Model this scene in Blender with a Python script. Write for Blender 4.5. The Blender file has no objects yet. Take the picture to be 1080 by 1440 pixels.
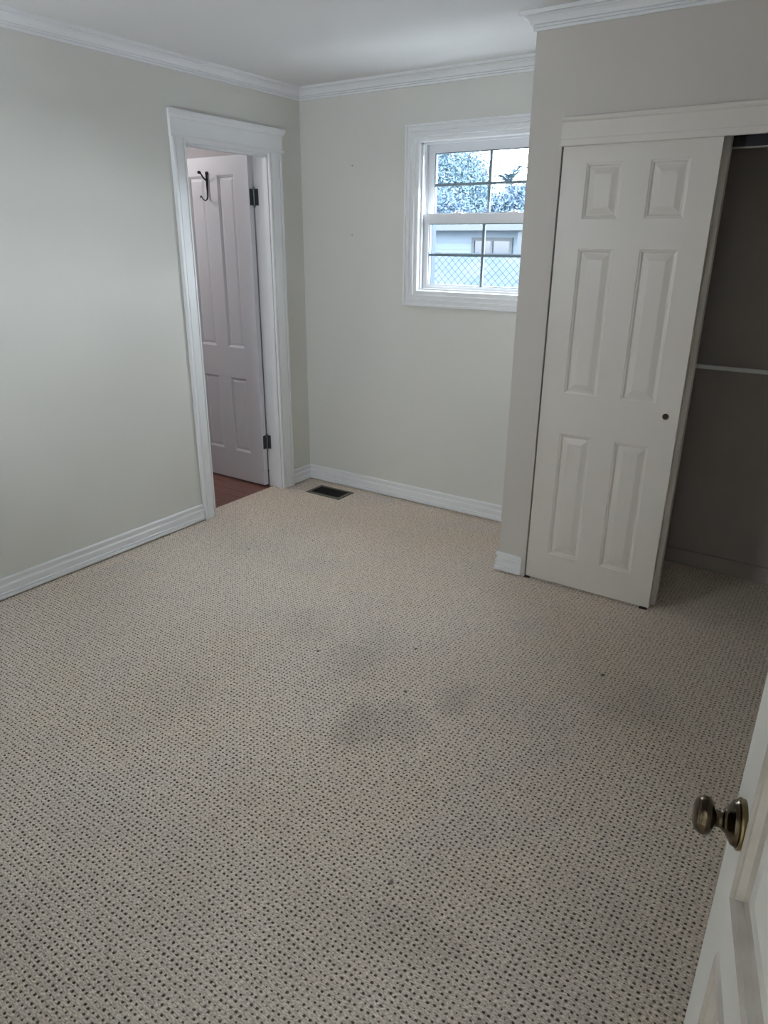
import bpy, bmesh, math, random
from mathutils import Vector, Matrix
S = bpy.context.scene
COL = S.collection
R = math.radians
rnd = random.Random(7)

# ------------------------------------------------------------------ camera
cd = bpy.data.cameras.new('camera'); camo = bpy.data.objects.new('camera', cd); COL.objects.link(camo)
YAW, PITCH, ROLL, FPX = .59072, .36591, .00866, 983.87
fw = Vector((-math.sin(YAW)*math.cos(PITCH), math.cos(YAW)*math.cos(PITCH), -math.sin(PITCH)))
rt0 = Vector((math.cos(YAW), math.sin(YAW), 0)); up0 = rt0.cross(fw)
rt = rt0*math.cos(ROLL)+up0*math.sin(ROLL); up = up0*math.cos(ROLL)-rt0*math.sin(ROLL)
M4 = Matrix((rt, up, -fw)).transposed().to_4x4(); M4.translation = Vector((3.06889, -3.63705, 1.55452))
camo.matrix_world = M4
cd.sensor_fit = 'VERTICAL'; cd.sensor_height = 36.0; cd.lens = FPX*36/1440; cd.clip_start = .02; cd.clip_end = 300
S.camera = camo

# ------------------------------------------------------------------ light and exposure
W = bpy.data.worlds.new('overcast_sky'); S.world = W; W.use_nodes = True
SKY_COLOR, SKY_STRENGTH = (.86, .93, 1.0), 16.0
bg = W.node_tree.nodes['Background']; bg.inputs['Color'].default_value = (*SKY_COLOR, 1); bg.inputs['Strength'].default_value = SKY_STRENGTH
S.view_settings.view_transform = 'Standard'; S.view_settings.look = 'None'
S.view_settings.exposure = .98; S.view_settings.gamma = 1.0; S.view_settings.use_curve_mapping = False

def portal(name, loc, rot, sx, sy):                       # only guides the sampling of the sky through an opening
    L = bpy.data.lights.new(name, 'AREA'); L.shape = 'RECTANGLE'; L.size = sx; L.size_y = sy
    L.cycles.is_portal = True
    o = bpy.data.objects.new(name, L); COL.objects.link(o); o.location = loc; o.rotation_euler = rot
portal('window_portal', (1.233, .16, 1.69), (R(-90), 0, 0), .80, .80)
portal('fill_window_portal', (.64, -3.72, 1.685), (R(90), 0, 0), .62, .59)  # sky fill through the added rear window

# ------------------------------------------------------------------ materials
def mat(name, col, rough=.5, metal=0., spec=.5, noise=None, bump=None):
    m = bpy.data.materials.new(name); m.use_nodes = True; nt = m.node_tree; b = nt.nodes['Principled BSDF']
    b.inputs['Base Color'].default_value = (*col, 1); b.inputs['Roughness'].default_value = rough
    b.inputs['Metallic'].default_value = metal; b.inputs['Specular IOR Level'].default_value = spec
    g = nt.nodes.new('ShaderNodeNewGeometry')
    if noise:
        sc, col2, lo, hi = noise
        n = nt.nodes.new('ShaderNodeTexNoise'); n.inputs['Scale'].default_value = sc; n.inputs['Detail'].default_value = 4
        nt.links.new(g.outputs['Position'], n.inputs['Vector'])
        mr = nt.nodes.new('ShaderNodeMapRange'); mr.inputs[1].default_value = lo; mr.inputs[2].default_value = hi
        nt.links.new(n.outputs['Fac'], mr.inputs[0])
        mx = nt.nodes.new('ShaderNodeMix'); mx.data_type = 'RGBA'
        mx.inputs[6].default_value = (*col, 1); mx.inputs[7].default_value = (*col2, 1)
        nt.links.new(mr.outputs[0], mx.inputs[0]); nt.links.new(mx.outputs[2], b.inputs['Base Color'])
    if bump:
        sc, st, dist = bump
        n = nt.nodes.new('ShaderNodeTexNoise'); n.inputs['Scale'].default_value = sc; n.inputs['Detail'].default_value = 3
        nt.links.new(g.outputs['Position'], n.inputs['Vector'])
        bp = nt.nodes.new('ShaderNodeBump'); bp.inputs['Strength'].default_value = st; bp.inputs['Distance'].default_value = dist
        nt.links.new(n.outputs['Fac'], bp.inputs['Height']); nt.links.new(bp.outputs[0], b.inputs['Normal'])
    return m
WALL = mat('wall_paint', (.74, .73, .68), .55, spec=.3, noise=(1.3, (.72, .71, .665), .45, .7), bump=(160, .12, .002))
WALL2 = mat('shaded_wall_paint', (.645, .60, .555), .55, spec=.3, noise=(1.3, (.625, .58, .535), .45, .7), bump=(160, .12, .002))  # closet front: wall paint darkened and warmed, its shade painted in
CEIL = mat('ceiling_paint', (.82, .81, .80), .7, spec=.2, bump=(90, .1, .002))
TRIM = mat('trim_paint', (.885, .89, .90), .32, spec=.5, noise=(5, (.86, .86, .865), .5, .75), bump=(60, .05, .002))
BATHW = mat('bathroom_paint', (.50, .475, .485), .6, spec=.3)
BATHD = mat('bathroom_door_paint', (.74, .755, .80), .4, spec=.4, noise=(3, (.745, .735, .775), .4, .7))
CLOSW = mat('closet_shade_paint', (.40, .365, .335), .7, spec=.2, noise=(1.5, (.37, .325, .305), .4, .7))  # dimness of the closet interior painted into the colour
DOORP = mat('closet_door_paint', (.75, .70, .645), .38, spec=.4, noise=(4, (.73, .67, .60), .5, .8), bump=(70, .05, .002))
ENTRY = mat('entry_door_paint', (.82, .81, .79), .35, spec=.45, noise=(6, (.78, .77, .75), .45, .8))
SHADED = mat('shaded_moulding', (.55, .51, .47), .45, noise=(9, (.42, .38, .34), .45, .75))  # shade on the door moulding painted in as a darker colour
VINYL = mat('window_vinyl', (.82, .83, .85), .3, spec=.5)
MUNT = mat('grey_grid', (.20, .25, .28), .6, spec=.2)
BLUEX = mat('exterior_blue_paint', (.022, .035, .085), .6, spec=.2)
IRON = mat('hinge_iron', (.075, .085, .09), .5, metal=.4)
PIN = mat('hinge_pin', (.22, .24, .25), .35, metal=.8)
HOOKM = mat('wrought_iron', (.012, .011, .012), .5, metal=.3)
BRASS = mat('antique_brass', (.11, .085, .055), .2, metal=1.0, noise=(30, (.07, .055, .04), .4, .7))
BRASSE = mat('worn_brass_rim', (.22, .17, .085), .25, metal=1.0)
BRONZE = mat('pull_bronze', (.06, .045, .035), .4, metal=.7)
TRACK = mat('track_metal', (.025, .024, .026), .5, metal=.5)
REGF = mat('register_brown', (.16, .145, .115), .5, metal=.3)
REGD = mat('register_dark', (.02, .018, .018), .6)
PLAST = mat('guide_plastic', (.03, .025, .02), .6)
STEEL = mat('weathered_steel', (.012, .016, .022), .8, metal=.0, spec=0)
SIDING = mat('grey_siding', (.088, .110, .134), .7, spec=0)
ROOFM = mat('grey_shingle', (.022, .028, .038), .85, spec=0, noise=(6, (.017, .022, .032), .4, .7))
DARKWIN = mat('neighbour_glass', (.012, .018, .030), .3)
WHITEX = mat('exterior_trim', (.050, .056, .062), .6, spec=0)
GRASS = mat('dark_grass', (.034, .042, .051), .9, spec=0, noise=(2, (.023, .031, .042), .4, .7))
BOUNCE = mat('pale_bounce', (.34, .34, .34), .9, spec=.1, noise=(4, (.29, .29, .29), .4, .7))
BARK = mat('bark', (.03, .03, .03), .9)
LEAF1 = mat('leaf_grey_green', (.052, .080, .098), .7, spec=.1, noise=(1.2, (.036, .060, .084), .4, .65))
LEAF2 = mat('leaf_blue_green', (.034, .054, .084), .7, spec=.1, noise=(1.0, (.046, .070, .094), .4, .65))
PALMM = mat('palm_leaf', (.034, .060, .078), .7, spec=.1)

GLASS = bpy.data.materials.new('window_glass'); GLASS.use_nodes = True
nt = GLASS.node_tree; nt.nodes.clear()
o_ = nt.nodes.new('ShaderNodeOutputMaterial'); mx_ = nt.nodes.new('ShaderNodeMixShader')
tr_ = nt.nodes.new('ShaderNodeBsdfTransparent'); tr_.inputs[0].default_value = (.95, .985, 1, 1)
gl_ = nt.nodes.new('ShaderNodeBsdfGlossy'); gl_.inputs['Roughness'].default_value = .02
fr_ = nt.nodes.new('ShaderNodeFresnel'); fr_.inputs[0].default_value = 1.45
nt.links.new(fr_.outputs[0], mx_.inputs[0]); nt.links.new(tr_.outputs[0], mx_.inputs[1]); nt.links.new(gl_.outputs[0], mx_.inputs[2])
nt.links.new(mx_.outputs[0], o_.inputs[0])

# wood of the bathroom floor
WOOD = bpy.data.materials.new('red_brown_wood'); WOOD.use_nodes = True; nt = WOOD.node_tree; b_ = nt.nodes['Principled BSDF']
g_ = nt.nodes.new('ShaderNodeNewGeometry'); mp = nt.nodes.new('ShaderNodeMapping'); mp.inputs['Scale'].default_value = (3, 40, 3)
nz = nt.nodes.new('ShaderNodeTexNoise'); nz.inputs['Scale'].default_value = 1.5; nz.inputs['Detail'].default_value = 6
oi = nt.nodes.new('ShaderNodeObjectInfo'); rp = nt.nodes.new('ShaderNodeValToRGB')
rp.color_ramp.elements[0].color = (.15, .062, .050, 1); rp.color_ramp.elements[1].color = (.29, .130, .105, 1)
rp.color_ramp.elements[0].position = .3; rp.color_ramp.elements[1].position = .75
ad = nt.nodes.new('ShaderNodeMath'); ad.operation = 'MULTIPLY_ADD'; ad.inputs[1].default_value = .22
nt.links.new(g_.outputs['Position'], mp.inputs['Vector']); nt.links.new(mp.outputs[0], nz.inputs['Vector'])
nt.links.new(oi.outputs['Random'], ad.inputs[0]); nt.links.new(nz.outputs['Fac'], ad.inputs[2])
nt.links.new(ad.outputs[0], rp.inputs[0]); nt.links.new(rp.outputs[0], b_.inputs['Base Color']); b_.inputs['Roughness'].default_value = .3

# carpet: beige yarn with grey traffic stains of its own, small dark crumbs; pits show soiled backing with shade painted in
def carpet_mat(name, base, grey, warm, stain_shade):
    m = bpy.data.materials.new(name); m.use_nodes = True; nt = m.node_tree; b = nt.nodes['Principled BSDF']
    b.inputs['Roughness'].default_value = .95; b.inputs['Specular IOR Level'].default_value = .08
    g = nt.nodes.new('ShaderNodeNewGeometry'); P = g.outputs['Position']
    def noise(sc, det=3):
        n = nt.nodes.new('ShaderNodeTexNoise'); n.inputs['Scale'].default_value = sc; n.inputs['Detail'].default_value = det
        nt.links.new(P, n.inputs['Vector']); return n.outputs['Fac']
    def rng(v, a, b_, c=0., d=1.):
        r = nt.nodes.new('ShaderNodeMapRange'); r.interpolation_type = 'SMOOTHSTEP'
        for i, q in enumerate((a, b_, c, d)): r.inputs[i+1].default_value = q
        nt.links.new(v, r.inputs[0]); return r.outputs[0]
    def mix(f, a, b_):
        x = nt.nodes.new('ShaderNodeMix'); x.data_type = 'RGBA'; nt.links.new(f, x.inputs[0])
        for i, q in ((6, a), (7, b_)):
            if isinstance(q, tuple): x.inputs[i].default_value = (*q, 1)
            else: nt.links.new(q, x.inputs[i])
        return x.outputs[2]
    c = mix(rng(noise(1.1), .42, .62), base, warm)
    c = mix(rng(noise(2.3, 5), .48, .74), c, grey)
    # worn, soiled spots where the photograph shows them: x, y, radius, strength
    blotch = None
    nzv = nt.nodes.new('ShaderNodeTexNoise'); nzv.inputs['Scale'].default_value = 4; nt.links.new(P, nzv.inputs['Vector'])
    wob = nt.nodes.new('ShaderNodeVectorMath'); wob.operation = 'MULTIPLY_ADD'; wob.inputs[1].default_value = (.3, .3, 0)
    nt.links.new(nzv.outputs['Color'], wob.inputs[0]); nt.links.new(P, wob.inputs[2])
    for (x, y, r, s) in STAINS:
        d = nt.nodes.new('ShaderNodeVectorMath'); d.operation = 'DISTANCE'
        src = wob.outputs[0] if r > .03 else P
        k = .15 if r > .03 else 0
        nt.links.new(src, d.inputs[0]); d.inputs[1].default_value = (x+k, y+k, 0)
        v = rng(d.outputs['Value'], r*.25, r, s, 0.)
        if r < .03:
            c = mix(v, c, tuple(q*.25 for q in stain_shade)); continue
        if blotch is None: blotch = v
        else:
            mxm = nt.nodes.new('ShaderNodeMath'); mxm.operation = 'MAXIMUM'; nt.links.new(blotch, mxm.inputs[0]); nt.links.new(v, mxm.inputs[1]); blotch = mxm.outputs[0]
    c = mix(blotch, c, stain_shade)
    # light falloff towards the entry door, painted in as darker carpet
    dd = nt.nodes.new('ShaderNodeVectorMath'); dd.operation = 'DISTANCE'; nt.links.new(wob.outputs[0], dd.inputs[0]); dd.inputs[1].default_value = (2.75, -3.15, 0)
    c = mix(rng(dd.outputs['Value'], .4, 1.55, .52, 0.), c, stain_shade)
    # strand to strand variation of the yarn
    mps = nt.nodes.new('ShaderNodeMapping'); mps.inputs['Scale'].default_value = (110, 340, 200); mps.inputs['Rotation'].default_value = (0, 0, .2)
    ns = nt.nodes.new('ShaderNodeTexNoise'); ns.inputs['Scale'].default_value = 1; ns.inputs['Detail'].default_value = 2
    nt.links.new(P, mps.inputs['Vector']); nt.links.new(mps.outputs[0], ns.inputs['Vector'])
    sv = nt.nodes.new('ShaderNodeMix'); sv.data_type = 'RGBA'; sv.blend_type = 'MULTIPLY'; sv.inputs[0].default_value = 1
    gv = nt.nodes.new('ShaderNodeCombineColor'); rv = rng(ns.outputs['Fac'], .3, .7, .70, 1.26)
    for q in range(3): nt.links.new(rv, gv.inputs[q])
    nt.links.new(c, sv.inputs[6]); nt.links.new(gv.outputs[0], sv.inputs[7]); c = sv.outputs[2]
    nt.links.new(c, b.inputs['Base Color'])
    mp = nt.nodes.new('ShaderNodeMapping'); mp.inputs['Scale'].default_value = (260, 700, 300); mp.inputs['Rotation'].default_value = (0, 0, .25)
    n = nt.nodes.new('ShaderNodeTexNoise'); n.inputs['Scale'].default_value = 1; n.inputs['Detail'].default_value = 2
    nt.links.new(P, mp.inputs['Vector']); nt.links.new(mp.outputs[0], n.inputs['Vector'])
    bp = nt.nodes.new('ShaderNodeBump'); bp.inputs['Strength'].default_value = .8; bp.inputs['Distance'].default_value = .003
    nt.links.new(n.outputs['Fac'], bp.inputs['Height']); nt.links.new(bp.outputs[0], b.inputs['Normal'])
    return m
STAINS = [(1.92, -2.02, .15, .42), (2.02, -1.93, .13, .32), (2.65, -1.35, .22, .24), (1.65, -1.70, .2, .2), (1.30, -1.62, .2, .2), (2.10, -1.70, .13, .32), (2.8, -2.35, .2, .15), (.55, -.75, .22, .10), (2.45, -2.6, .15, .28), (1.2, -2.3, .3, .12)]
STAINS += [(1.475, -1.736, 0.011, 0.9), (1.796, -1.494, 0.01, 0.9), (2.492, -1.241, 0.014, 0.9), (2.334, -2.493, 0.011, 0.9), (1.918, -1.767, 0.011, 0.9), (0.523, -1.157, 0.008, 0.9), (0.733, -0.867, 0.008, 0.9), (0.113, -0.233, 0.006, 0.9)]
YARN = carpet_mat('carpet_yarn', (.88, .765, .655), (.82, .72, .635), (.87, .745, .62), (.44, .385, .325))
PITM = carpet_mat('shaded_carpet_backing', (.37, .315, .255), (.35, .30, .245), (.37, .31, .24), (.21, .18, .15))  # pit colour: backing, with the shade of the recess painted in

# ------------------------------------------------------------------ mesh helpers
class MB:
    def __init__(s): s.v = []; s.f = []; s.mi = []
    def add(s, vs, fs, mi=0):
        o = len(s.v); s.v += [tuple(v) for v in vs]; s.f += [tuple(i+o for i in f) for f in fs]; s.mi += [mi]*len(fs)
    def box(s, x0, x1, y0, y1, z0, z1, mi=0):
        x0, x1 = sorted((x0, x1)); y0, y1 = sorted((y0, y1)); z0, z1 = sorted((z0, z1))
        s.add([(x0,y0,z0),(x1,y0,z0),(x1,y1,z0),(x0,y1,z0),(x0,y0,z1),(x1,y0,z1),(x1,y1,z1),(x0,y1,z1)],
              [(3,2,1,0),(4,5,6,7),(0,1,5,4),(1,2,6,5),(2,3,7,6),(3,0,4,7)], mi)
    def prism(s, prof, a, b, mi=0):                       # prof: list of Vectors at end a; b: the same at the other end
        n = len(prof); fs = [(i, (i+1) % n, n+(i+1) % n, n+i) for i in range(n)]
        fs += [tuple(range(n-1, -1, -1)), tuple(range(n, 2*n))]
        s.add(list(a)+list(b), fs, mi)
    def tube(s, pts, rad, n=8, mi=0):
        pts = [Vector(p) for p in pts]; rs = rad if isinstance(rad, (list, tuple)) else [rad]*len(pts)
        vs = []; ref = None
        for i, p in enumerate(pts):
            t = (pts[min(i+1, len(pts)-1)]-pts[max(i-1, 0)]).normalized()
            if ref is None: ref = t.orthogonal().normalized()
            ref = (ref-t*ref.dot(t)).normalized(); bn = t.cross(ref)
            vs += [p+(ref*math.cos(2*math.pi*k/n)+bn*math.sin(2*math.pi*k/n))*rs[i] for k in range(n)]
        fs = [(i*n+k, i*n+(k+1) % n, (i+1)*n+(k+1) % n, (i+1)*n+k) for i in range(len(pts)-1) for k in range(n)]
        fs += [tuple(range(n-1, -1, -1)), tuple(range((len(pts)-1)*n, len(pts)*n))]
        s.add(vs, fs, mi)
    def lathe(s, prof, axis, org, n=40, mi=0):            # prof: (distance along axis, radius)
        a = Vector(axis).normalized(); u = a.orthogonal().normalized(); w = a.cross(u); o = Vector(org); vs = []
        for d, r in prof: vs += [o+a*d+(u*math.cos(2*math.pi*k/n)+w*math.sin(2*math.pi*k/n))*r for k in range(n)]
        fs = [(i*n+k, i*n+(k+1) % n, (i+1)*n+(k+1) % n, (i+1)*n+k) for i in range(len(prof)-1) for k in range(n)]
        fs += [tuple(range(n-1, -1, -1)), tuple(range((len(prof)-1)*n, len(prof)*n))]
        s.add(vs, fs, mi)
    def build(s, name, m, parent=None, smooth=False, bevel=0.):
        me = bpy.data.meshes.new(name); me.from_pydata(s.v, [], s.f)
        for mm in (m if isinstance(m, list) else [m]): me.materials.append(mm)
        me.polygons.foreach_set('material_index', s.mi)
        bm = bmesh.new(); bm.from_mesh(me); bmesh.ops.recalc_face_normals(bm, faces=bm.faces)
        if bevel: bmesh.ops.bevel(bm, geom=[e for e in bm.edges if e.is_manifold and e.calc_face_angle(0) > .6], offset=bevel, segments=2, affect='EDGES', profile=.5)
        bm.to_mesh(me); bm.free()
        if smooth:
            me.polygons.foreach_set('use_smooth', [True]*len(me.polygons))
            me.set_sharp_from_angle(angle=R(38))
        o = bpy.data.objects.new(name, me); COL.objects.link(o)
        if parent: o.parent = parent
        return o
def bx(name, dims, m, parent=None, bevel=0.):
    b = MB(); b.box(*dims); return b.build(name, m, parent, bevel=bevel)
def empty(name, loc=(0,0,0), rz=0.):
    o = bpy.data.objects.new(name, None); o.empty_display_size = .05; COL.objects.link(o); o.location = loc; o.rotation_euler = (0,0,rz); return o
def tag(o, label, cat, group=None, kind=None):
    o['label'] = label; o['category'] = cat
    if group: o['group'] = group
    if kind: o['kind'] = kind
    return o
def struct(o, label=None, cat=None):
    o['kind'] = 'structure'
    if label: o['label'] = label; o['category'] = cat
    return o
def copy_tree(o, parent=None):
    c = o.copy(); COL.objects.link(c); c.parent = parent
    for ch in list(o.children): copy_tree(ch, c)
    return c

# ------------------------------------------------------------------ room dimensions (metres)
CX, YC, YD = 1.747, -.615, -.6125        # closet corner, closet front wall, closet door face
XR, YB, HC = 3.36, -3.55, 2.40           # right wall, rear wall, ceiling
T = .12
# ------------------------------------------------------------------ shell
def wall(name, boxes, m, label):
    b = MB()
    for d in boxes: b.box(*d)
    return struct(b.build(name, m), label, 'wall')
wall('wall_left', [(-T,0,YB-T,-.917,-.05,HC), (-T,0,-.286,.0,-.05,HC), (-T,0,-.917,-.286,2.035,HC)], WALL, 'long off-white wall on the left with the narrow doorway')
WX0, WX1, WZ0, WZ1 = .845, 1.621, 1.302, 2.077
wall('wall_back', [(-T,WX0,0,.14,-.05,HC), (WX1,CX+.05,0,.14,-.05,HC), (WX0,WX1,0,.14,-.05,WZ0), (WX0,WX1,0,.14,WZ1,HC)], WALL, 'off-white far wall with the small window')
wall('wall_closet', [(CX,1.872,YC,YC+.10,-.05,HC), (1.872,3.10,YC,YC+.10,1.985,HC), (1.872,1.893,YC,YC+.10,1.926,1.985), (3.10,XR,YC,YC+.10,-.05,HC), (CX,CX+.10,YC+.10,0,-.05,HC)], WALL2, 'off-white closet wall standing forward at the right')
wall('wall_closet_inside', [(CX+.05,XR+T,0,.14,-.05,HC)], CLOSW, 'wall painted dark for shade at the back inside the closet')
wall('wall_right', [(XR,XR+T,YB-T,0,-.05,HC)], WALL, 'off-white wall at the right behind the open entry door')
RX0, RX1, RZ0, RZ1 = .34, .94, 1.40, 1.97
wall('wall_rear', [(0,RX0,YB-T,YB,-.05,HC), (RX1,2.45,YB-T,YB,-.05,HC), (RX0,RX1,YB-T,YB,-.05,RZ0), (RX0,RX1,YB-T,YB,RZ1,HC), (2.45,3.235,YB-T,YB,2.05,HC), (3.235,XR,YB-T,YB,-.05,HC)], WALL, 'off-white wall behind the photographer')
struct(bx('ceiling', (-1.9,XR+T,-5.2,.14,HC,HC+.1), CEIL), 'plain white ceiling', 'ceiling')
struct(bx('floor', (-.095,XR,YB-T,0,-.06,-.0075), PITM), 'subfloor under the beige carpet', 'floor')
# hall behind the photographer
wall('wall_hall', [(2.1,2.2,-5.2,YB-T,-.05,HC), (3.6,3.7,-5.2,YB-T,-.05,HC), (2.1,3.7,-5.3,-5.2,-.05,HC)], WALL, 'hallway walls behind the photographer')
struct(bx('floor_hall', (2.1,3.7,-5.3,YB-T,-.06,0), YARN), 'hallway floor behind the photographer', 'floor')
# room beyond the narrow doorway
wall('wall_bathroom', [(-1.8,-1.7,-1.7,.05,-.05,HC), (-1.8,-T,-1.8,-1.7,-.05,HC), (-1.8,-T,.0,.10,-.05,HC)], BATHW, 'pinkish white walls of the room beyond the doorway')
fb = struct(bx('floor_bathroom', (-1.7,-.096,-1.7,0,-.06,-.016), REGD), 'red-brown wood floor beyond the narrow doorway', 'floor')
PB = .088
pl = None
for k in range(11):
    y0 = -1.02+k*PB; x1 = -.097; first = True
    while x1 > -1.4:
        ln = rnd.uniform(.35, .8); x0 = max(x1-ln, -1.6)
        o = bx('plank', (x0+.0008, x1-.0008, y0+.0008, y0+PB-.0008, -.016, -.005+rnd.uniform(-.0004, .0004)), WOOD, fb, bevel=.0012); x1 = x0

# crown moulding and baseboards: profile (out from wall, z) swept along the room outline with mitred corners
LOOP = [(0,YB), (XR,YB), (XR,YC), (CX,YC), (CX,0), (0,0)]
def loop_pt(i, off):
    n = len(LOOP); p0, p, p1 = (Vector(LOOP[(i+k) % n]) for k in (-1, 0, 1))
    d0 = (p-p0).normalized(); d1 = (p1-p).normalized(); n0 = Vector((-d0.y, d0.x)); n1 = Vector((-d1.y, d1.x))
    return p+(n0+n1)*off/(1+n0.dot(n1))
def run(name, i, prof, m, label, cat, a=None, b=None):    # along LOOP edge i; a, b: distances from its start, None = mitred corner
    n = len(LOOP); p = Vector(LOOP[i]); q = Vector(LOOP[(i+1) % n]); d = (q-p).normalized(); nn = Vector((-d.y, d.x))
    A = []; B = []
    for (o, z) in prof:
        pa = loop_pt(i, o) if a is None else p+d*a+nn*o
        pb = loop_pt((i+1) % n, o) if b is None else p+d*b+nn*o
        A.append((pa.x, pa.y, z)); B.append((pb.x, pb.y, z))
    mb = MB(); mb.prism(prof, A, B); o = mb.build(name, m)
    return struct(o, label, cat)
h = HC
CROWN = [(0,h-.062),(.009,h-.062),(.009,h-.053),(.006,h-.0515),(.013,h-.050),(.0135,h-.044),(.011,h-.0425),(.0195,h-.041),(.0215,h-.036),(.025,h-.029),(.032,h-.021),(.041,h-.0165),(.040,h-.0135),(.056,h-.0135),(.056,h+.002),(0,h+.002)]
run('trim_1', 5, CROWN, TRIM, 'white crown moulding along the top of the left wall', 'moulding')
run('trim_2', 4, CROWN, TRIM, 'white crown moulding above the window', 'moulding')
run('trim_3', 3, CROWN, TRIM, 'white crown moulding on the hidden side of the closet', 'moulding')
run('trim_4', 2, CROWN, TRIM, 'white crown moulding above the closet doors', 'moulding')
run('trim_5', 1, CROWN, TRIM, 'white crown moulding on the right wall', 'moulding')
run('trim_6', 0, CROWN, TRIM, 'white crown moulding on the rear wall', 'moulding')
BASE = [(0,.009),(.0165,.009),(.0165,.020),(.011,.0225),(.0145,.026),(.0145,.033),(.010,.036),(.012,.062),(.0115,.066),(.005,.071),(.0055,.080),(.0085,.084),(.0085,.091),(.0125,.094),(.0125,.100),(.009,.104),(0,.104)]
run('baseboard_left', 5, BASE, TRIM, 'long white stepped baseboard on the left wall', 'baseboard', a=1.001)
run('baseboard_corner', 5, BASE, TRIM, 'short piece of white baseboard between doorway and far corner', 'baseboard', a=None, b=.194)
run('baseboard_back', 4, BASE, TRIM, 'white stepped baseboard under the window', 'baseboard')
run('baseboard_closet_side', 3, BASE, TRIM, 'white baseboard on the hidden side of the closet', 'baseboard')
run('baseboard_closet', 2, BASE, TRIM, 'short white baseboard block at the closet corner', 'baseboard', a=XR-1.872)
run('baseboard_right', 1, BASE, TRIM, 'white baseboard on the right wall', 'baseboard')
run('baseboard_rear', 0, BASE, TRIM, 'white baseboard on the rear wall', 'baseboard', a=None, b=2.36)
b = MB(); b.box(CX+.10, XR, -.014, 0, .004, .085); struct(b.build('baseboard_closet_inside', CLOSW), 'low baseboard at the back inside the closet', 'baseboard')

# ------------------------------------------------------------------ narrow doorway in the left wall
DY0, DY1, DH = -.912, -.298, 2.030       # casing inner edges, head
t3 = struct(empty('trim_7'), 'white moulded casing with a capped head around the narrow doorway', 'door casing')
def leg(y_in, y_out):
    s = 1 if y_out > y_in else -1; w = abs(y_out-y_in)
    prof = [(0,0),(0,.013),(.003,.017),(.009,.017),(.011,.010),(.014,.010),(.016,.0155),(w-.025,.0185),(w-.023,.0185),(w-.0215,.011),(w-.0185,.011),(w-.017,.022),(w-.003,.022),(w,.019),(w,0)]
    mb = MB(); mb.prism(prof, [(x, y_in+s*d, .002) for d, x in prof], [(x, y_in+s*d, 2.045) for d, x in prof]); return mb.build('casing_leg', TRIM, t3)
leg(DY0, -1.001); leg(DY1, -.194)
y0, y1 = -1.003, -.192
prof = [(0,2.045),(.026,2.045),(.029,2.050),(.026,2.056),(.020,2.057),(.020,2.128),(.026,2.130),(.028,2.140),(.037,2.149),(.037,2.163),(.034,2.166),(0,2.166)]
# the head: bead, frieze and cap, with the returns of bead and cap standing past the legs
mb = MB(); A = [(x, y0-max(0, x-.018), z) for x, z in prof]; B = [(x, y1+max(0, x-.018), z) for x, z in prof]; mb.prism(prof, A, B); mb.build('casing_head', TRIM, t3)
prof = [(0,2.030),(.011,2.030),(.013,2.034),(.013,2.038),(.016,2.040),(.018,2.045),(0,2.045)]
mb = MB(); mb.prism(prof, [(x, DY0, z) for x, z in prof], [(x, DY1, z) for x, z in prof]); mb.build('casing_head_moulding', TRIM, t3)
# jamb and stop
def jamb_side(ya, yb, sgn):
    m_ = MB(); m_.box(-T-.002, .001, ya, yb, -.01, 2.035); return m_.build('jamb', TRIM, t3)
jamb_side(-.292, -.280, 1); jamb_side(-.930, -.918, -1)
bx('jamb', (-T-.002, .001, -.930, -.280, 2.026, 2.040), TRIM, t3)
bx('door_stop', (-.042, -.004, -.301, -.292, .0, 2.026), TRIM, t3, .0015)
bx('door_stop', (-.042, -.004, -.918, -.906, .0, 2.026), TRIM, t3, .0015)
bx('door_stop', (-.042, -.004, -.906, -.301, 2.014, 2.026), TRIM, t3, .0015)

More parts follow.
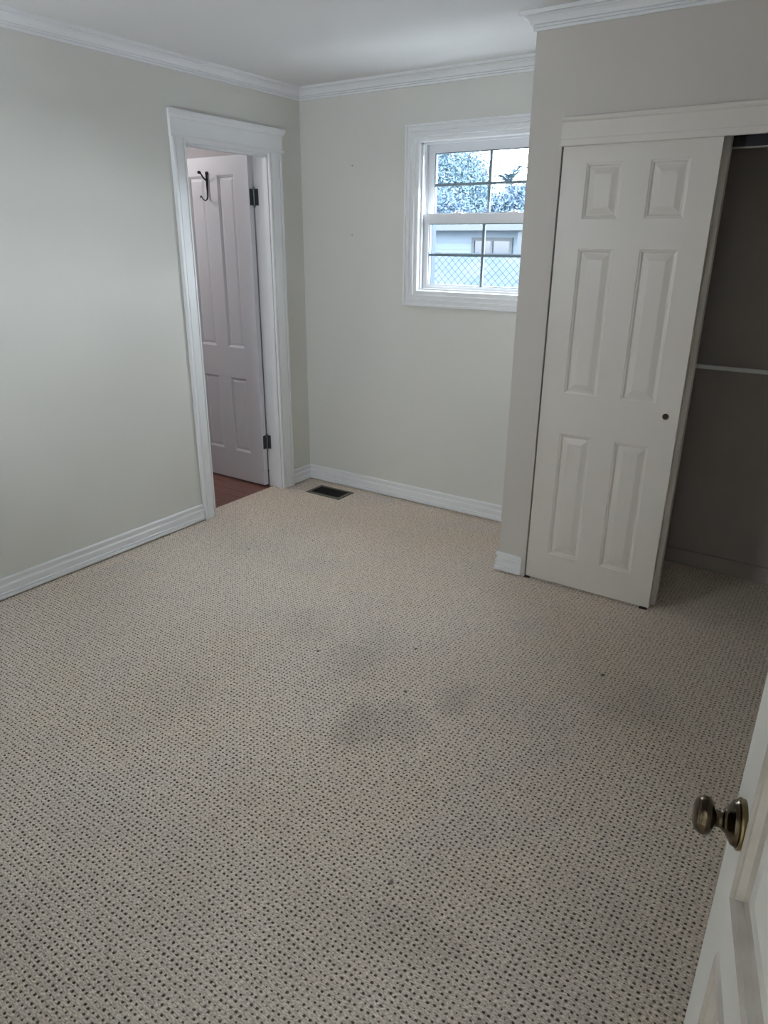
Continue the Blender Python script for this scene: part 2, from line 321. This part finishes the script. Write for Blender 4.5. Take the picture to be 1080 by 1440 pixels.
# ------------------------------------------------------------------ panelled doors
def rect_rings(mb, x0, x1, z0, z1, steps, face, last_fill=True, y_sign=1, y_base=0.):
    """steps: (inset, depth) rings from the hole edge inward; face y = y_base + y_sign*depth"""
    rings = []
    for ins, dp in steps:
        y = y_base+y_sign*dp
        rings.append([(x0+ins, y, z0+ins), (x1-ins, y, z0+ins), (x1-ins, y, z1-ins), (x0+ins, y, z1-ins)])
    for a, b_ in zip(rings, rings[1:]):
        vs = a+b_; mb.add(vs, [(i, (i+1) % 4, 4+(i+1) % 4, 4+i) for i in range(4)])
    if last_fill: mb.add(rings[-1], [(0,1,2,3)])
def make_door(root, w, hgt, t, holes, m, rim, field, rim_mat=None):
    """leaf with panel openings (one mesh) and each raised panel as its own part; front face at y = 0, back at y = t"""
    xs = sorted({0, w}|{v for hh in holes for v in hh[:2]}); zs = sorted({0, hgt}|{v for hh in holes for v in hh[2:]})
    def inhole(x, z): return any(a < x < b_ and c < z < d for a, b_, c, d in holes)
    L = MB()
    for i in range(len(xs)-1):
        for j in range(len(zs)-1):
            if inhole((xs[i]+xs[i+1])/2, (zs[j]+zs[j+1])/2): continue
            for y in (0, t):
                L.add([(xs[i],y,zs[j]),(xs[i+1],y,zs[j]),(xs[i+1],y,zs[j+1]),(xs[i],y,zs[j+1])], [(0,1,2,3) if y == 0 else (3,2,1,0)])
    L.add([(0,0,0),(w,0,0),(w,t,0),(0,t,0),(0,0,hgt),(w,0,hgt),(w,t,hgt),(0,t,hgt)], [(3,2,1,0),(4,5,6,7),(1,2,6,5),(3,0,4,7)])
    for (a, b_, c, d) in holes:
        Q = MB() if rim_mat else L
        rect_rings(Q, a, b_, c, d, rim, 0, False, 1, 0); rect_rings(Q, a, b_, c, d, rim, 0, False, -1, t)
        if rim_mat: Q.build('moulding', rim_mat, root)
    me = bpy.data.meshes.new('leaf'); me.from_pydata(L.v, [], L.f); me.materials.append(m)
    o = bpy.data.objects.new('leaf', me); COL.objects.link(o); o.parent = root
    bm = bmesh.new(); bm.from_mesh(me); bmesh.ops.remove_doubles(bm, verts=bm.verts, dist=1e-5); bmesh.ops.recalc_face_normals(bm, faces=bm.faces); bm.to_mesh(me); bm.free()
    e = rim[-1][0]
    for (a, b_, c, d) in holes:
        pm = MB(); st = [(e-.0005, field[0][1])]+field
        rect_rings(pm, a, b_, c, d, st, 0, True, 1, 0); rect_rings(pm, a, b_, c, d, st, 0, True, -1, t)
        r0 = [(a+st[0][0], st[0][1], c+st[0][0]), (b_-st[0][0], st[0][1], c+st[0][0]), (b_-st[0][0], st[0][1], d-st[0][0]), (a+st[0][0], st[0][1], d-st[0][0])]
        r1 = [(x, t-y, z) for x, y, z in r0]; pm.add(r0+r1, [(i, (i+1) % 4, 4+(i+1) % 4, 4+i) for i in range(4)])
        pm.build('panel', m, root)
    return o
RIM = [(0,0),(.004,.0025),(.009,.0035),(.014,.0085)]
FIELD = [(.018,.0085),(.040,.002),(.043,.0015)]
# bathroom door, opened back at a right angle
d1 = struct(empty('door_1', (-.742, -.338, .012)), 'lilac-white four-panel door standing open in the narrow doorway, hook on it', 'door')
cols = [(.110, .252), (.362, .504)]
make_door(d1, .620, 2.022, .035, [(a, b_, c, d) for a, b_ in cols for c, d in ((.205, .708), (.905, 1.920))], BATHD, [(0,0),(.004,.003),(.010,.005),(.013,.009)], [(.015,.009),(.030,.006),(.033,.006)])
def hinge(zc, parent):
    m_ = MB(); hx = .6205
    m_.box(hx, hx+.0025, .004, .036, zc-.045, zc+.045)                      # leaf on the door edge
    m_.box(hx+.006, hx+.034, .0405, .0432, zc-.045, zc+.045)                # leaf on the jamb
    o = m_.build('hinge', IRON, parent); o['label'] = 'dark iron hinge'
    m_ = MB(); m_.tube([(hx+.004, .038, zc-.047), (hx+.004, .038, zc+.047)], .0058, 12)
    for q in (-1, 1): m_.lathe([(0,.0058),(.003,.0070),(.007,.0055),(.011,.0015)], (0,0,q), (hx+.004, .038, zc+q*.046), 12)
    m_.build('pin', PIN, o, True); return o
hinge(1.795, d1); hinge(.298, d1)

# wrought iron coat hook
hk = empty('coat_hook', (-.462, -.3385, 1.868)); hk.scale = (1.1, 1, .85); tag(hk, 'black wrought-iron two-prong coat hook screwed high on the open bathroom door', 'hook')
m_ = MB()
m_.tube([(0,-.004,.098),(0,-.005,.085),(0,-.0055,.05),(0,-.0065,.01),(0,-.006,-.03)], [.0075,.0055,.006,.005,.004], 8)
m_.box(-.0075, .0075, -.007, 0, .080, .103); m_.build('stem', HOOKM, hk, True)
m_ = MB(); m_.tube([(0,-.006,.045),(0,-.020,.052),(0,-.035,.066),(0,-.047,.083),(0,-.056,.092)], [.0055,.005,.0045,.0045,.005], 8)
m_.lathe([(0,.003),(.004,.009),(.012,.0105),(.019,.007),(.022,.001)], (0,-.7,.35), (0,-.052,.088), 12); m_.build('upper_prong', HOOKM, hk, True)
m_ = MB(); m_.tube([(0,-.006,-.025),(0,-.007,-.06),(0,-.013,-.078),(0,-.026,-.088),(0,-.042,-.082),(0,-.054,-.066),(0,-.060,-.058),(0,-.064,-.064),(0,-.066,-.074)], [.0042,.0042,.0042,.004,.004,.0036,.0034,.003,.002], 8)
m_.build('lower_prong', HOOKM, hk, True)

# ------------------------------------------------------------------ closet doors
SIX = [(.102,.248,.145,.745),(.352,.498,.145,.745),(.102,.248,.930,1.532),(.352,.498,.930,1.532),(.102,.248,1.645,1.853),(.352,.498,1.645,1.853)]
d2 = struct(empty('door_2', (1.899, YD, .0105)), 'white six-panel closet door in front with a small bronze finger pull', 'sliding door')
make_door(d2, .598, 1.922, .035, SIX, DOORP, RIM, FIELD)
m_ = MB(); m_.lathe([(0,.0130),(.0020,.0130),(.0030,.0115),(.0016,.0095),(.0012,.0045),(.0022,.0035),(.0024,.0001)], (0,-1,0), (.546, .0002, .883), 24)
o = m_.build('finger_pull', BRONZE, d2, True); o['label'] = 'round bronze finger pull'
d3 = struct(empty('door_3', (1.917, YD+.046, .0105)), 'white closet door behind the front one, only its edge showing', 'sliding door')
make_door(d3, .598, 1.922, .035, SIX, DOORP, RIM, FIELD)
# closet opening: jamb, header, track
t8 = struct(empty('trim_8'), 'white board casing above the closet doors with side jambs', 'door casing')
bx('jamb', (1.872, 1.8935, YC-.004, YC+.10, .004, 1.926), WALL2, t8, .0015)
bx('jamb', (3.085, 3.10, YC-.007, YC+.10, .004, 1.985), DOORP, t8, .0015)
prof = [(0,1.925),(.016,1.925),(.017,1.928),(.017,1.948),(.019,1.951),(.019,2.008),(.024,2.012),(.027,2.018),(.027,2.026),(.022,2.029),(0,2.029)]
mb = MB(); mb.prism(prof, [(1.893, YC-p, z) for p, z in prof], [(3.12, YC-p, z) for p, z in prof]); mb.build('header', DOORP, t8)
trk = empty('sliding_track'); tag(trk, 'dark metal sliding-door track under the closet header', 'track')
m_ = MB(); m_.box(1.889, 3.084, YC+.012, YC+.10, 1.968, 1.984); m_.box(1.889, 3.084, YC+.048-.008, YC+.048-.004, 1.936, 1.968); m_.build('rail', TRACK, trk)
bx('fascia', (1.889, 3.084, YC+.103, YC+.108, 1.897, 1.984), TRACK, trk)
o = bx('lip', (1.889, 3.084, YC+.098, YC+.1085, 1.893, 1.8985), CLOSW, trk); o['label'] = 'paler lower lip'
for x in (2.585, 2.72):
    m_ = MB(); m_.lathe([(0,.011),(.006,.011),(.007,.009),(.007,.0001)], (0,1,0), (x, YC+.060, 1.950), 16); m_.build('roller', STEEL, trk, True)
# cleat at the back of the closet
struct(bx('trim_9', (CX+.10, XR, -.020, .0, 1.014, 1.032), TRIM, None, .002), 'thin pale wooden cleat across the back of the closet', 'cleat')
def guide(x, lab):
    g = empty('floor_guide', (x, YD+.01, 0)); tag(g, lab, 'door guide', 'plastic floor guides of the closet doors')
    bx('base', (-.020, .014, -.013, .070, .0, .005), PLAST, g, .001); bx('fin', (-.018, .012, -.013, -.0105, .0, .012), PLAST, g)
guide(2.476, 'small dark plastic floor guide under the right edge of the closet door')
guide(1.905, 'small dark plastic floor guide under the left edge of the closet door')

# ------------------------------------------------------------------ entry door at the lower right
phi = .2324
d4 = struct(empty('door_4', (3.054, -2.808, .012), math.atan2(-math.cos(phi), math.sin(phi))), 'white panelled entry door opened into the room, brass knob at its edge', 'door')
w_ = .762
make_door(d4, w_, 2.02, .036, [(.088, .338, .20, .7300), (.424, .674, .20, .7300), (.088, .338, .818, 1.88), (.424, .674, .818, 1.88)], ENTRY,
          [(0,0),(.003,-.004),(.008,-.005),(.012,-.002),(.016,-.001),(.020,.007),(.028,.0105)], [(.034,.0105),(.075,.003),(.078,.003)], SHADED)
kn = MB(); ks, kz = .0565, .902
KS = lambda pr: [(d*.95, q*.94) for d, q in pr]
kn.lathe(KS([(.0065,.0285),(.0085,.0292),(.0095,.0285),(.013,.0270),(.0145,.0240),(.018,.0190),(.020,.0150),(.0215,.0142)]), (0,-1,0), (ks, 0, kz), 48)
ro = kn.build('rose', BRASS, d4, True); ro['label'] = 'stepped round rose'
kn = MB(); kn.lathe(KS([(-.0005,.0315),(.003,.0315),(.0045,.0325),(.0066,.0318),(.0072,.0300),(.0072,.0280)]), (0,-1,0), (ks, 0, kz), 48)
o = kn.build('rim', BRASSE, ro, True); o['label'] = 'worn olive-gold rim'
kn = MB()
kp = [(.016,.0125),(.0205,.0125),(.0215,.0140),(.0230,.0140),(.024,.0120),(.027,.0105),(.030,.0105),(.033,.0120)]
kp += [(.033+(d-.037)*.78, q*.90) for d, q in [(.0395,.0190),(.0425,.0235),(.0465,.0262),(.0515,.0268),(.0560,.0262),(.0600,.0245),(.0612,.0240),(.0622,.0225),(.0640,.0222),(.0660,.0200),(.0680,.0150),(.0690,.0080),(.0694,.0002)]]
kn.lathe(KS(kp), (0,-1,0), (ks, 0, kz), 48)
ko = kn.build('knob', BRASS, d4, True); ko['label'] = 'dark antique brass doorknob'
kn = MB(); kn.lathe([(-.0005,.031),(.006,.031),(.010,.027),(.020,.014),(.034,.010),(.040,.020),(.052,.026),(.064,.022),(.068,.001)], (0,1,0), (ks, .036, kz), 32); kn.build('knob', BRASS, d4, True)
t10 = struct(empty('trim_10'), 'white casing of the entry doorway', 'door casing')
bx('jamb', (2.45, 2.465, YB-T, YB, 0, 2.05), TRIM, t10); bx('jamb', (3.235, 3.25, YB-T, YB, 0, 2.05), TRIM, t10)
bx('casing_leg', (2.36, 2.45, YB, YB+.018, .0, 2.05), TRIM, t10); bx('casing_head', (2.36, 3.32, YB, YB+.018, 2.05, 2.14), TRIM, t10)

# ------------------------------------------------------------------ window
w1 = struct(empty('window_1'), 'white double-hung window with grid panes beside the closet', 'window')
ox0, ox1, oz0, oz1 = .762, 1.704, 1.218, 2.158
PW = [(0,0),(0,.022),(.004,.027),(.012,.027),(.015,.018),(.017,.018),(.028,.0215),(.031,.0255),(.036,.0255),(.039,.015),(.041,.015),(.054,.0175),(.057,.021),(.062,.021),(.065,.009),(.067,.009),(.080,.011),(.086,.009),(.089,0)]
def mitre_frame(prof, yb, sgn, m, name, parent):
    def ring(d): return [(ox0+d, oz0+d), (ox1-d, oz0+d), (ox1-d, oz1-d), (ox0+d, oz1-d)]
    for k in range(4):
        A = [(ring(d)[k][0], yb+sgn*p, ring(d)[k][1]) for d, p in prof]; B = [(ring(d)[(k+1) % 4][0], yb+sgn*p, ring(d)[(k+1) % 4][1]) for d, p in prof]
        mb = MB(); mb.prism(prof, A, B); mb.build(name, m, parent)
mitre_frame(PW, 0, -1, TRIM, 'casing', w1)
ix0, ix1, iz0, iz1 = .851, 1.615, 1.307, 2.069
fr = MB()                                                       # frame with its tracks
fr.box(WX0, ix0, .0, .15, WZ0, WZ1); fr.box(ix1, WX1, .0, .15, WZ0, WZ1); fr.box(ix0, ix1, .0, .15, WZ0, iz0); fr.box(ix0, ix1, .0, .15, iz1, WZ1)
for xa, s in ((ix0, 1), (ix1, -1)):
    fr.box(xa, xa+s*.010, .012, .026, iz0, iz1); fr.box(xa, xa+s*.006, .068, .074, iz0, iz1); fr.box(xa, xa+s*.008, .112, .125, iz0, iz1)
fr.box(ix0, ix1, .012, .026, iz1-.010, iz1); fr.box(ix0, ix1, .010, .03, iz0, iz0+.010); fr.box(ix0, ix1, .112, .125, iz1-.008, iz1)
fr.build('frame', VINYL, w1)
ex = MB(); ex.box(ix0, ix0+.013, .126, .17, iz0-.02, iz1); ex.box(ix1-.013, ix1, .126, .17, iz0-.02, iz1); ex.box(ix0, ix1, .126, .20, iz1-.02, iz1); ex.box(ix0-.05, ix1+.05, .14, .22, iz0-.04, iz0-.004)
o = ex.build('exterior_frame', BLUEX, w1); o['label'] = 'blue outer window frame'
def sash(y0, y1, x0, x1, z0, z1, gx0, gx1, gz0, gz1, mx, mz, lock):
    s = MB(); s.box(x0, gx0, y0, y1, z0, z1); s.box(gx1, x1, y0, y1, z0, z1); s.box(gx0, gx1, y0, y1, z0, gz0); s.box(gx0, gx1, y0, y1, gz1, z1)
    so = s.build('sash', VINYL, w1); yg = (y0+y1)/2
    gk = MB()
    for q in ((gx0, gx0+.004, gz0, gz1), (gx1-.004, gx1, gz0, gz1), (gx0+.004, gx1-.004, gz0, gz0+.004), (gx0+.004, gx1-.004, gz1-.004, gz1)): gk.box(q[0], q[1], y0+.006, y1-.001, q[2], q[3])
    gk.build('gasket', MUNT, so)
    m_ = MB(); m_.box(mx-.007, mx+.007, yg-.006, yg+.006, gz0, gz1); m_.build('muntin', MUNT, so)
    m_ = MB(); m_.box(gx0, mx-.007, yg-.006, yg+.006, mz-.007, mz+.007); m_.box(mx+.007, gx1, yg-.006, yg+.006, mz-.007, mz+.007); m_.build('muntin', MUNT, so)
    for (a, b_) in ((gx0, mx-.007), (mx+.007, gx1)):
        for (c, d) in ((gz0, mz-.007), (mz+.007, gz1)):
            m_ = MB(); m_.add([(a,yg,c),(b_,yg,c),(b_,yg,d),(a,yg,d)], [(0,1,2,3)]); m_.build('pane', GLASS, so)
    for lx in lock:
        m_ = MB(); m_.box(lx-.028, lx+.028, y0+.004, y0+.026, z1, z1+.005); m_.lathe([(0,.011),(.008,.0105),(.010,.008)], (0,0,1), (lx, y0+.014, z1+.004), 16); m_.box(lx-.006, lx+.030, y0+.006, y0+.015, z1+.008, z1+.013)
        m_.build('sash_lock', VINYL, so, bevel=.001)
    return so
sash(.036, .066, ix0+.001, ix1-.001, 1.307, 1.713, .892, 1.574, 1.335, 1.662, 1.233, 1.499, (1.065, 1.40))
sash(.076, .106, ix0+.001, ix1-.001, 1.668, 2.066, .896, 1.570, 1.716, 2.022, 1.233, 1.862, ())
# unseen rear window, added to let fill light in
w2 = struct(empty('fill_window'), 'unseen white window added in the rear wall for fill light', 'window')
m_ = MB()
for q in ((RX0-.08, RX0, RZ0-.08, RZ1+.08), (RX1, RX1+.08, RZ0-.08, RZ1+.08), (RX0, RX1, RZ0-.08, RZ0), (RX0, RX1, RZ1, RZ1+.08)): m_.box(q[0], q[1], YB, YB+.02, q[2], q[3])
m_.build('casing', TRIM, w2)
m_ = MB()
for q in ((RX0, RX0+.04, RZ0, RZ1), (RX1-.04, RX1, RZ0, RZ1), (RX0, RX1, RZ0, RZ0+.04), (RX0, RX1, RZ1-.04, RZ1), (RX0, RX1, 1.69, 1.72)): m_.box(q[0], q[1], YB-.09, YB-.05, q[2], q[3])
m_.build('sash', VINYL, w2)
m_ = MB(); m_.add([(RX0+.04,YB-.07,RZ0+.04),(RX1-.04,YB-.07,RZ0+.04),(RX1-.04,YB-.07,RZ1-.04),(RX0+.04,YB-.07,RZ1-.04)], [(0,1,2,3)]); m_.build('pane', GLASS, w2)

# ------------------------------------------------------------------ carpet: one woven patch with real pits, repeated by geometry nodes
PITCH_C, NC = .0158, 12
cm = MB()
us = [-.5, -.182, -.105, .105, .182]
n = NC*5; zz = {}
rj = random.Random(3); jit = [[(rj.uniform(-.13,.13), rj.uniform(-.13,.13), rj.choice((.5,.65,.8,.9,1.0,1.05,1.15))) for _ in range(NC)] for _ in range(NC)]
vs = []
for j in range(n+1):
    for i in range(n+1):
        ci, ui = divmod(i, 5); cj, uj = divmod(j, 5); u, v = us[ui], us[uj]
        if ui and uj and ci < NC and cj < NC:
            jx, jy, js = jit[ci][cj]; rr = max(abs(u), abs(v))
            if abs(u) == abs(v): u *= .82; v *= .82
            z = -.0075 if rr < .15 else 0
            u = u*js*1.12+jx+rj.uniform(-.035,.035); v = v*js*.95+jy+rj.uniform(-.035,.035)
        else:
            z = 0
        vs.append(((ci+u+.5)*PITCH_C, (cj+v+.5)*PITCH_C, z))
fs = []; mi = []
for j in range(n):
    for i in range(n):
        a = j*(n+1)+i; fs.append((a, a+1, a+n+2, a+n+1)); mi.append(1 if (i % 5 in (1, 2, 3) and j % 5 in (1, 2, 3)) else 0)
cm.v = vs; cm.f = fs; cm.mi = mi
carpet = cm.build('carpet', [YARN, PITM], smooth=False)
carpet.data.polygons.foreach_set('use_smooth', [m != 1 for m in mi])
tag(carpet, 'beige wall-to-wall loop carpet with a grid of dark pits and grey stains', 'carpet', kind='stuff')
TS = PITCH_C*NC; NX = math.ceil((XR+.092)/TS); NY = math.ceil((0-(YB-T))/TS)
carpet.location = (-.0915, -NY*TS+.004, -.0004)
ng = bpy.data.node_groups.new('carpet_repeat', 'GeometryNodeTree')
ng.interface.new_socket('Geometry', in_out='INPUT', socket_type='NodeSocketGeometry'); ng.interface.new_socket('Geometry', in_out='OUTPUT', socket_type='NodeSocketGeometry')
gi = ng.nodes.new('NodeGroupInput'); go = ng.nodes.new('NodeGroupOutput')
gr = ng.nodes.new('GeometryNodeMeshGrid'); gr.inputs['Size X'].default_value = TS*(NX-1); gr.inputs['Size Y'].default_value = TS*(NY-1); gr.inputs['Vertices X'].default_value = NX; gr.inputs['Vertices Y'].default_value = NY
tf = ng.nodes.new('GeometryNodeTransform'); tf.inputs['Translation'].default_value = (TS*(NX-1)/2, TS*(NY-1)/2, 0)
ip = ng.nodes.new('GeometryNodeInstanceOnPoints')
ng.links.new(gr.outputs['Mesh'], tf.inputs['Geometry']); ng.links.new(tf.outputs['Geometry'], ip.inputs['Points'])
ng.links.new(gi.outputs[0], ip.inputs['Instance']); ng.links.new(ip.outputs[0], go.inputs[0])
md = carpet.modifiers.new('repeat', 'NODES'); md.node_group = ng

# ------------------------------------------------------------------ floor register
rg = empty('floor_register', (.310, -.175, 0)); tag(rg, 'brown metal floor register set in the carpet below the far corner', 'floor vent')
m_ = MB(); hx, hy = .138, .085
pr_ = [(0,.001),(.002,.005),(.006,.0065),(.020,.0065),(.024,.004),(.024,.001)]
def rring(d): return [(-hx+d,-hy+d),(hx-d,-hy+d),(hx-d,hy-d),(-hx+d,hy-d)]
for k in range(4): m_.prism(pr_, [(*rring(d)[k], z) for d, z in pr_], [(*rring(d)[(k+1) % 4], z) for d, z in pr_])
m_.build('frame', REGF, rg)
bx('damper', (-hx+.02, hx-.02, -hy+.02, hy-.02, .0009, .0018), REGD, rg)
for k in range(18):
    x = -hx+.026+k*(2*hx-.052)/17; s_ = MB(); s_.add([(x-.001,-hy+.022,.0018),(x+.0012,-hy+.022,.0018),(x+.0030,-hy+.022,.0052),(x+.0008,-hy+.022,.0052),(x-.001,hy-.022,.0018),(x+.0012,hy-.022,.0018),(x+.0030,hy-.022,.0052),(x+.0008,hy-.022,.0052)],
        [(0,1,2,3),(7,6,5,4),(0,4,5,1),(1,5,6,2),(2,6,7,3),(3,7,4,0)]); s_.build('louver', REGD, rg)
bx('crossbar', (-hx+.022, hx-.022, -.002, .002, .0045, .0056), REGD, rg)

# two nails left in the far wall
def nail(x, z, lab):
    g = empty('nail', (x, 0, z)); tag(g, lab, 'nail', 'old nails in the far wall')
    m_ = MB(); m_.tube([(0,.004,0),(0,-.010,.002)], .0012, 8); m_.build('shank', HOOKM, g)
    m_ = MB(); m_.lathe([(0,.0028),(.0012,.0028)], (0,-1,.14), (0,-.0095,.002), 12); m_.build('head', HOOKM, g)
NAILS = [(.393, 1.975, 'upper of the two small nails in the far wall left of the window'), (.388, 1.601, 'lower of the two small nails in the far wall left of the window')]
for q in NAILS: nail(*q)

# ------------------------------------------------------------------ outside the window
GZ = -.55
struct(bx('ground_yard', (-60, 40, .14, 90, GZ-.1, GZ), GRASS), 'pale grass yard outside the window', 'ground')
mb = MB(); mb.prism([0]*6, [(-30, y, z) for y, z in ((4.6,GZ-.05),(9,1.30),(10,1.38),(11,1.36),(12.6,GZ-.05),(8,GZ-.06))], [(20, y, z) for y, z in ((4.6,GZ-.05),(9,1.30),(10,1.38),(11,1.36),(12.6,GZ-.05),(8,GZ-.06))])
struct(mb.build('ground_bank', GRASS), 'pale grassy bank behind the wire fence', 'ground')
struct(bx('bounce_strip', (-6, 8, .16, 3.2, GZ-.05, GZ+.02), BOUNCE), 'unseen pale strip added under the window to bounce light', 'ground')  # out of view, added to throw light up onto the ceiling
fe = empty('chain_link_fence', (-.4, 3.6, GZ)); tag(fe, 'galvanised chain-link fence close outside the window', 'fence')
FH = 2.0
m_ = MB(); sp = .058*math.sqrt(2); X0, X1 = -3.4, 2.6
k = X0-FH
while k < X1:
    for s in (1, -1):
        pts = []
        xa, xb = (k, k+FH) if s == 1 else (k+FH, k)
        za, zb = .04, FH
        # clip to the fence run
        def clip(x): return (x-xa)/(xb-xa)
        ta, tb = sorted((clip(X0), clip(X1))); ta = max(ta, 0); tb = min(tb, 1)
        if tb > ta:
            m_.tube([(xa+(xb-xa)*q, .002*s, za+(zb-za)*q) for q in (ta, tb)], .0021, 4)
    k += sp
o = m_.build('wire_mesh', STEEL, fe); o['kind'] = 'stuff'
for x in (-3.4, -1.4, .6, 2.6):
    m_ = MB(); m_.tube([(x,.03,0),(x,.03,FH+.04)], .024, 10); m_.build('post', STEEL, fe, True)
m_ = MB(); m_.tube([(X0,.03,FH),(X1,.03,FH)], .018, 10); m_.build('top_rail', STEEL, fe, True)

ho = empty('neighbour_house', (-4.6, 14, GZ)); tag(ho, 'pale blue-white sided neighbour house with low grey roof behind the fence', 'house')
m_ = MB(); HW = 4.2; z = 0
while z < 2.5:
    m_.add([(-HW,-.02,z),(HW,-.02,z),(HW,0,z+.18),(-HW,0,z+.18),(-HW,.2,z),(HW,.2,z),(HW,.2,z+.18),(-HW,.2,z+.18)], [(0,1,2,3),(7,6,5,4),(0,4,5,1),(3,2,6,7),(1,5,6,2),(0,3,7,4)]); z += .18
m_.build('siding', SIDING, ho)
m_ = MB(); m_.add([(-HW-.4,-.5,2.50),(HW+.4,-.5,2.50),(HW+.4,4,2.85),(-HW-.4,4,2.85),(-HW-.4,-.5,2.58),(HW+.4,-.5,2.58),(HW+.4,4,2.95),(-HW-.4,4,2.95)], [(3,2,1,0),(4,5,6,7),(0,1,5,4),(1,2,6,5),(2,3,7,6),(3,0,4,7)]); m_.build('roof', ROOFM, ho)
bx('fascia', (-HW-.42, HW+.42, -.54, -.5, 2.44, 2.60), WHITEX, ho)
for (xa, xb, za, zb) in ((-1.35, -.35, 1.45, 2.2), (.6, 1.9, 1.3, 2.25), (2.6, 3.4, 1.45, 2.2)):
    f = MB()
    for q in ((xa-.08, xa, za-.08, zb+.08), (xb, xb+.08, za-.08, zb+.08), (xa, xb, za-.08, za), (xa, xb, zb, zb+.08), ((xa+xb)/2-.03, (xa+xb)/2+.03, za, zb)): f.box(q[0], q[1], -.06, 0, q[2], q[3])
    fo = f.build('window', WHITEX, ho); bx('pane', (xa, xb, -.03, -.022, za, zb), DARKWIN, fo)
for x in (-3.2, .1, 3.9): bx('porch_post', (x-.06, x+.06, -.46, -.34, 0, 2.46), WHITEX, ho)

def leaf_cloud(name, m, parent, blobs, nleaf, size, seed):
    r_ = random.Random(seed); v = []; f = []
    tot = sum(b_[3]*b_[4]*b_[5] for b_ in blobs)
    for (cx, cy, cz, rx, ry, rz) in blobs:
        for _ in range(int(nleaf*rx*ry*rz/tot)):
            while True:
                q = Vector((r_.uniform(-1,1), r_.uniform(-1,1), r_.uniform(-1,1)))
                if .35 < q.length < 1: break
            q = q*(.75+.3*r_.random()); p = Vector((cx+q.x*rx, cy+q.y*ry, cz+q.z*rz))
            a = Vector((r_.gauss(0,1), r_.gauss(0,1), r_.gauss(0,1))).normalized(); b2 = a.orthogonal().normalized(); s = size*r_.uniform(.6,1.4)
            i = len(v); v += [p-a*s, p+b2*s*.4+a*s*.1, p+a*s, p-b2*s*.4+a*s*.1]; f.append((i, i+1, i+2, i+3))
    me = bpy.data.meshes.new(name); me.from_pydata([tuple(x) for x in v], [], f); me.materials.append(m)
    o = bpy.data.objects.new(name, me); COL.objects.link(o); o.parent = parent; o['kind'] = 'stuff'; return o
def tree(name, loc, blobs, m, nleaf, size, lab, seed, trunk=.16, th=2.0):
    g = empty(name, loc); tag(g, lab, 'tree', 'trees beyond the neighbour house')
    t_ = MB(); t_.tube([(0,0,0),(.05,.02,th*.5),(0,.05,th)], [trunk, trunk*.8, trunk*.55], 8)
    bl = blobs[0]
    for q in range(3): t_.tube([(0,.05,th*.9),(bl[3]*.4*math.cos(q*2.1), bl[4]*.4*math.sin(q*2.1), bl[2]+bl[5]*.2)], [trunk*.5, trunk*.2], 6)
    t_.build('trunk', BARK, g, True); leaf_cloud('foliage', m, g, blobs, nleaf, size, seed)
tree('broadleaf_tree', (-12.9, 25, GZ), [(0,0,4.35,2.0,1.5,1.95),(1.1,-.3,3.2,1.6,1.3,1.7),(-1.3,.2,3.6,1.4,1.2,1.9)], LEAF1, 34000, .075, 'pale rounded broadleaf tree filling the upper left panes', 11)
tree('broadleaf_tree', (-7.9, 21.2, GZ), [(0,0,2.95,1.5,1.1,1.25),(.9,.1,2.6,1.1,1.0,1.1)], LEAF2, 20000, .07, 'blue-green tree standing to the right of the pale rounded tree', 12)
tree('broadleaf_tree', (-9.9, 19.0, GZ), [(0,0,2.6,1.3,1.1,1.35)], LEAF2, 12000, .065, 'small blue-green tree at the left, in front of the pale rounded tree', 14)
# palm
pa = empty('palm_tree', (-12.5, 30, GZ)); tag(pa, 'palm crown with spiky fronds against the white sky in the upper right pane', 'palm')
t_ = MB(); t_.tube([(0,0,0),(.1,0,2.5),(0,0,4.9)], [.2,.17,.16], 10); t_.build('trunk', BARK, pa, True)
for k in range(15):
    a = k*2*math.pi/15+.5; el = R(rnd.uniform(20, 70)); ln = rnd.uniform(1.4, 1.8)
    c = Vector((0,0,4.9)); d = Vector((math.cos(a)*math.cos(el), math.sin(a)*math.cos(el), math.sin(el)))
    pts = [c+d*ln*q+Vector((0,0,-.55*q*q*ln*.6)) for q in (0,.25,.5,.75,1)]
    f = MB(); f.tube(pts, [.03,.025,.02,.014,.006], 5)
    for q in range(2, 16):
        u = q/15; p = c+d*ln*u+Vector((0,0,-.33*u*u*ln)); sd = d.cross(Vector((0,0,1))).normalized()
        for s in (-1, 1):
            tip = p+(sd*s*.75+d*.6).normalized()*.6*(1.05-u*.6)+Vector((0,0,-.06)); wv = d*.026
            f.add([p-wv, p+wv, tip], [(0,1,2)])
    f.build('frond', PALMM, pa)

# ------------------------------------------------------------------ unseen lamps added to the rooms beyond
def unseen_lamp(name, loc, power, color, lab, rad=.14):
    g = empty(name, loc); tag(g, lab, 'lamp')
    m_ = MB(); m_.lathe([(0,.06),(.015,.06),(.02,.05)], (0,0,-1), (0,0,0), 24); m_.build('canopy', IRON, g, True)
    L = bpy.data.lights.new(name+'_light', 'POINT'); L.energy = power; L.color = color; L.shadow_soft_size = rad
    lo = bpy.data.objects.new(name+'_light', L); COL.objects.link(lo); lo.parent = g; lo.location = (0,0,-.22)
unseen_lamp('unseen_lamp', (-1.36, -1.0, HC), 8, (1, .98, .98), 'unseen lamp lighting the room beyond the narrow doorway')  # out of view, placed to light the open door
unseen_lamp('unseen_lamp', (2.75, -4.45, HC), .3, (1, .82, .68), 'unseen fill lamp added in the hallway behind the photographer')  # added behind the camera as weak warm fill
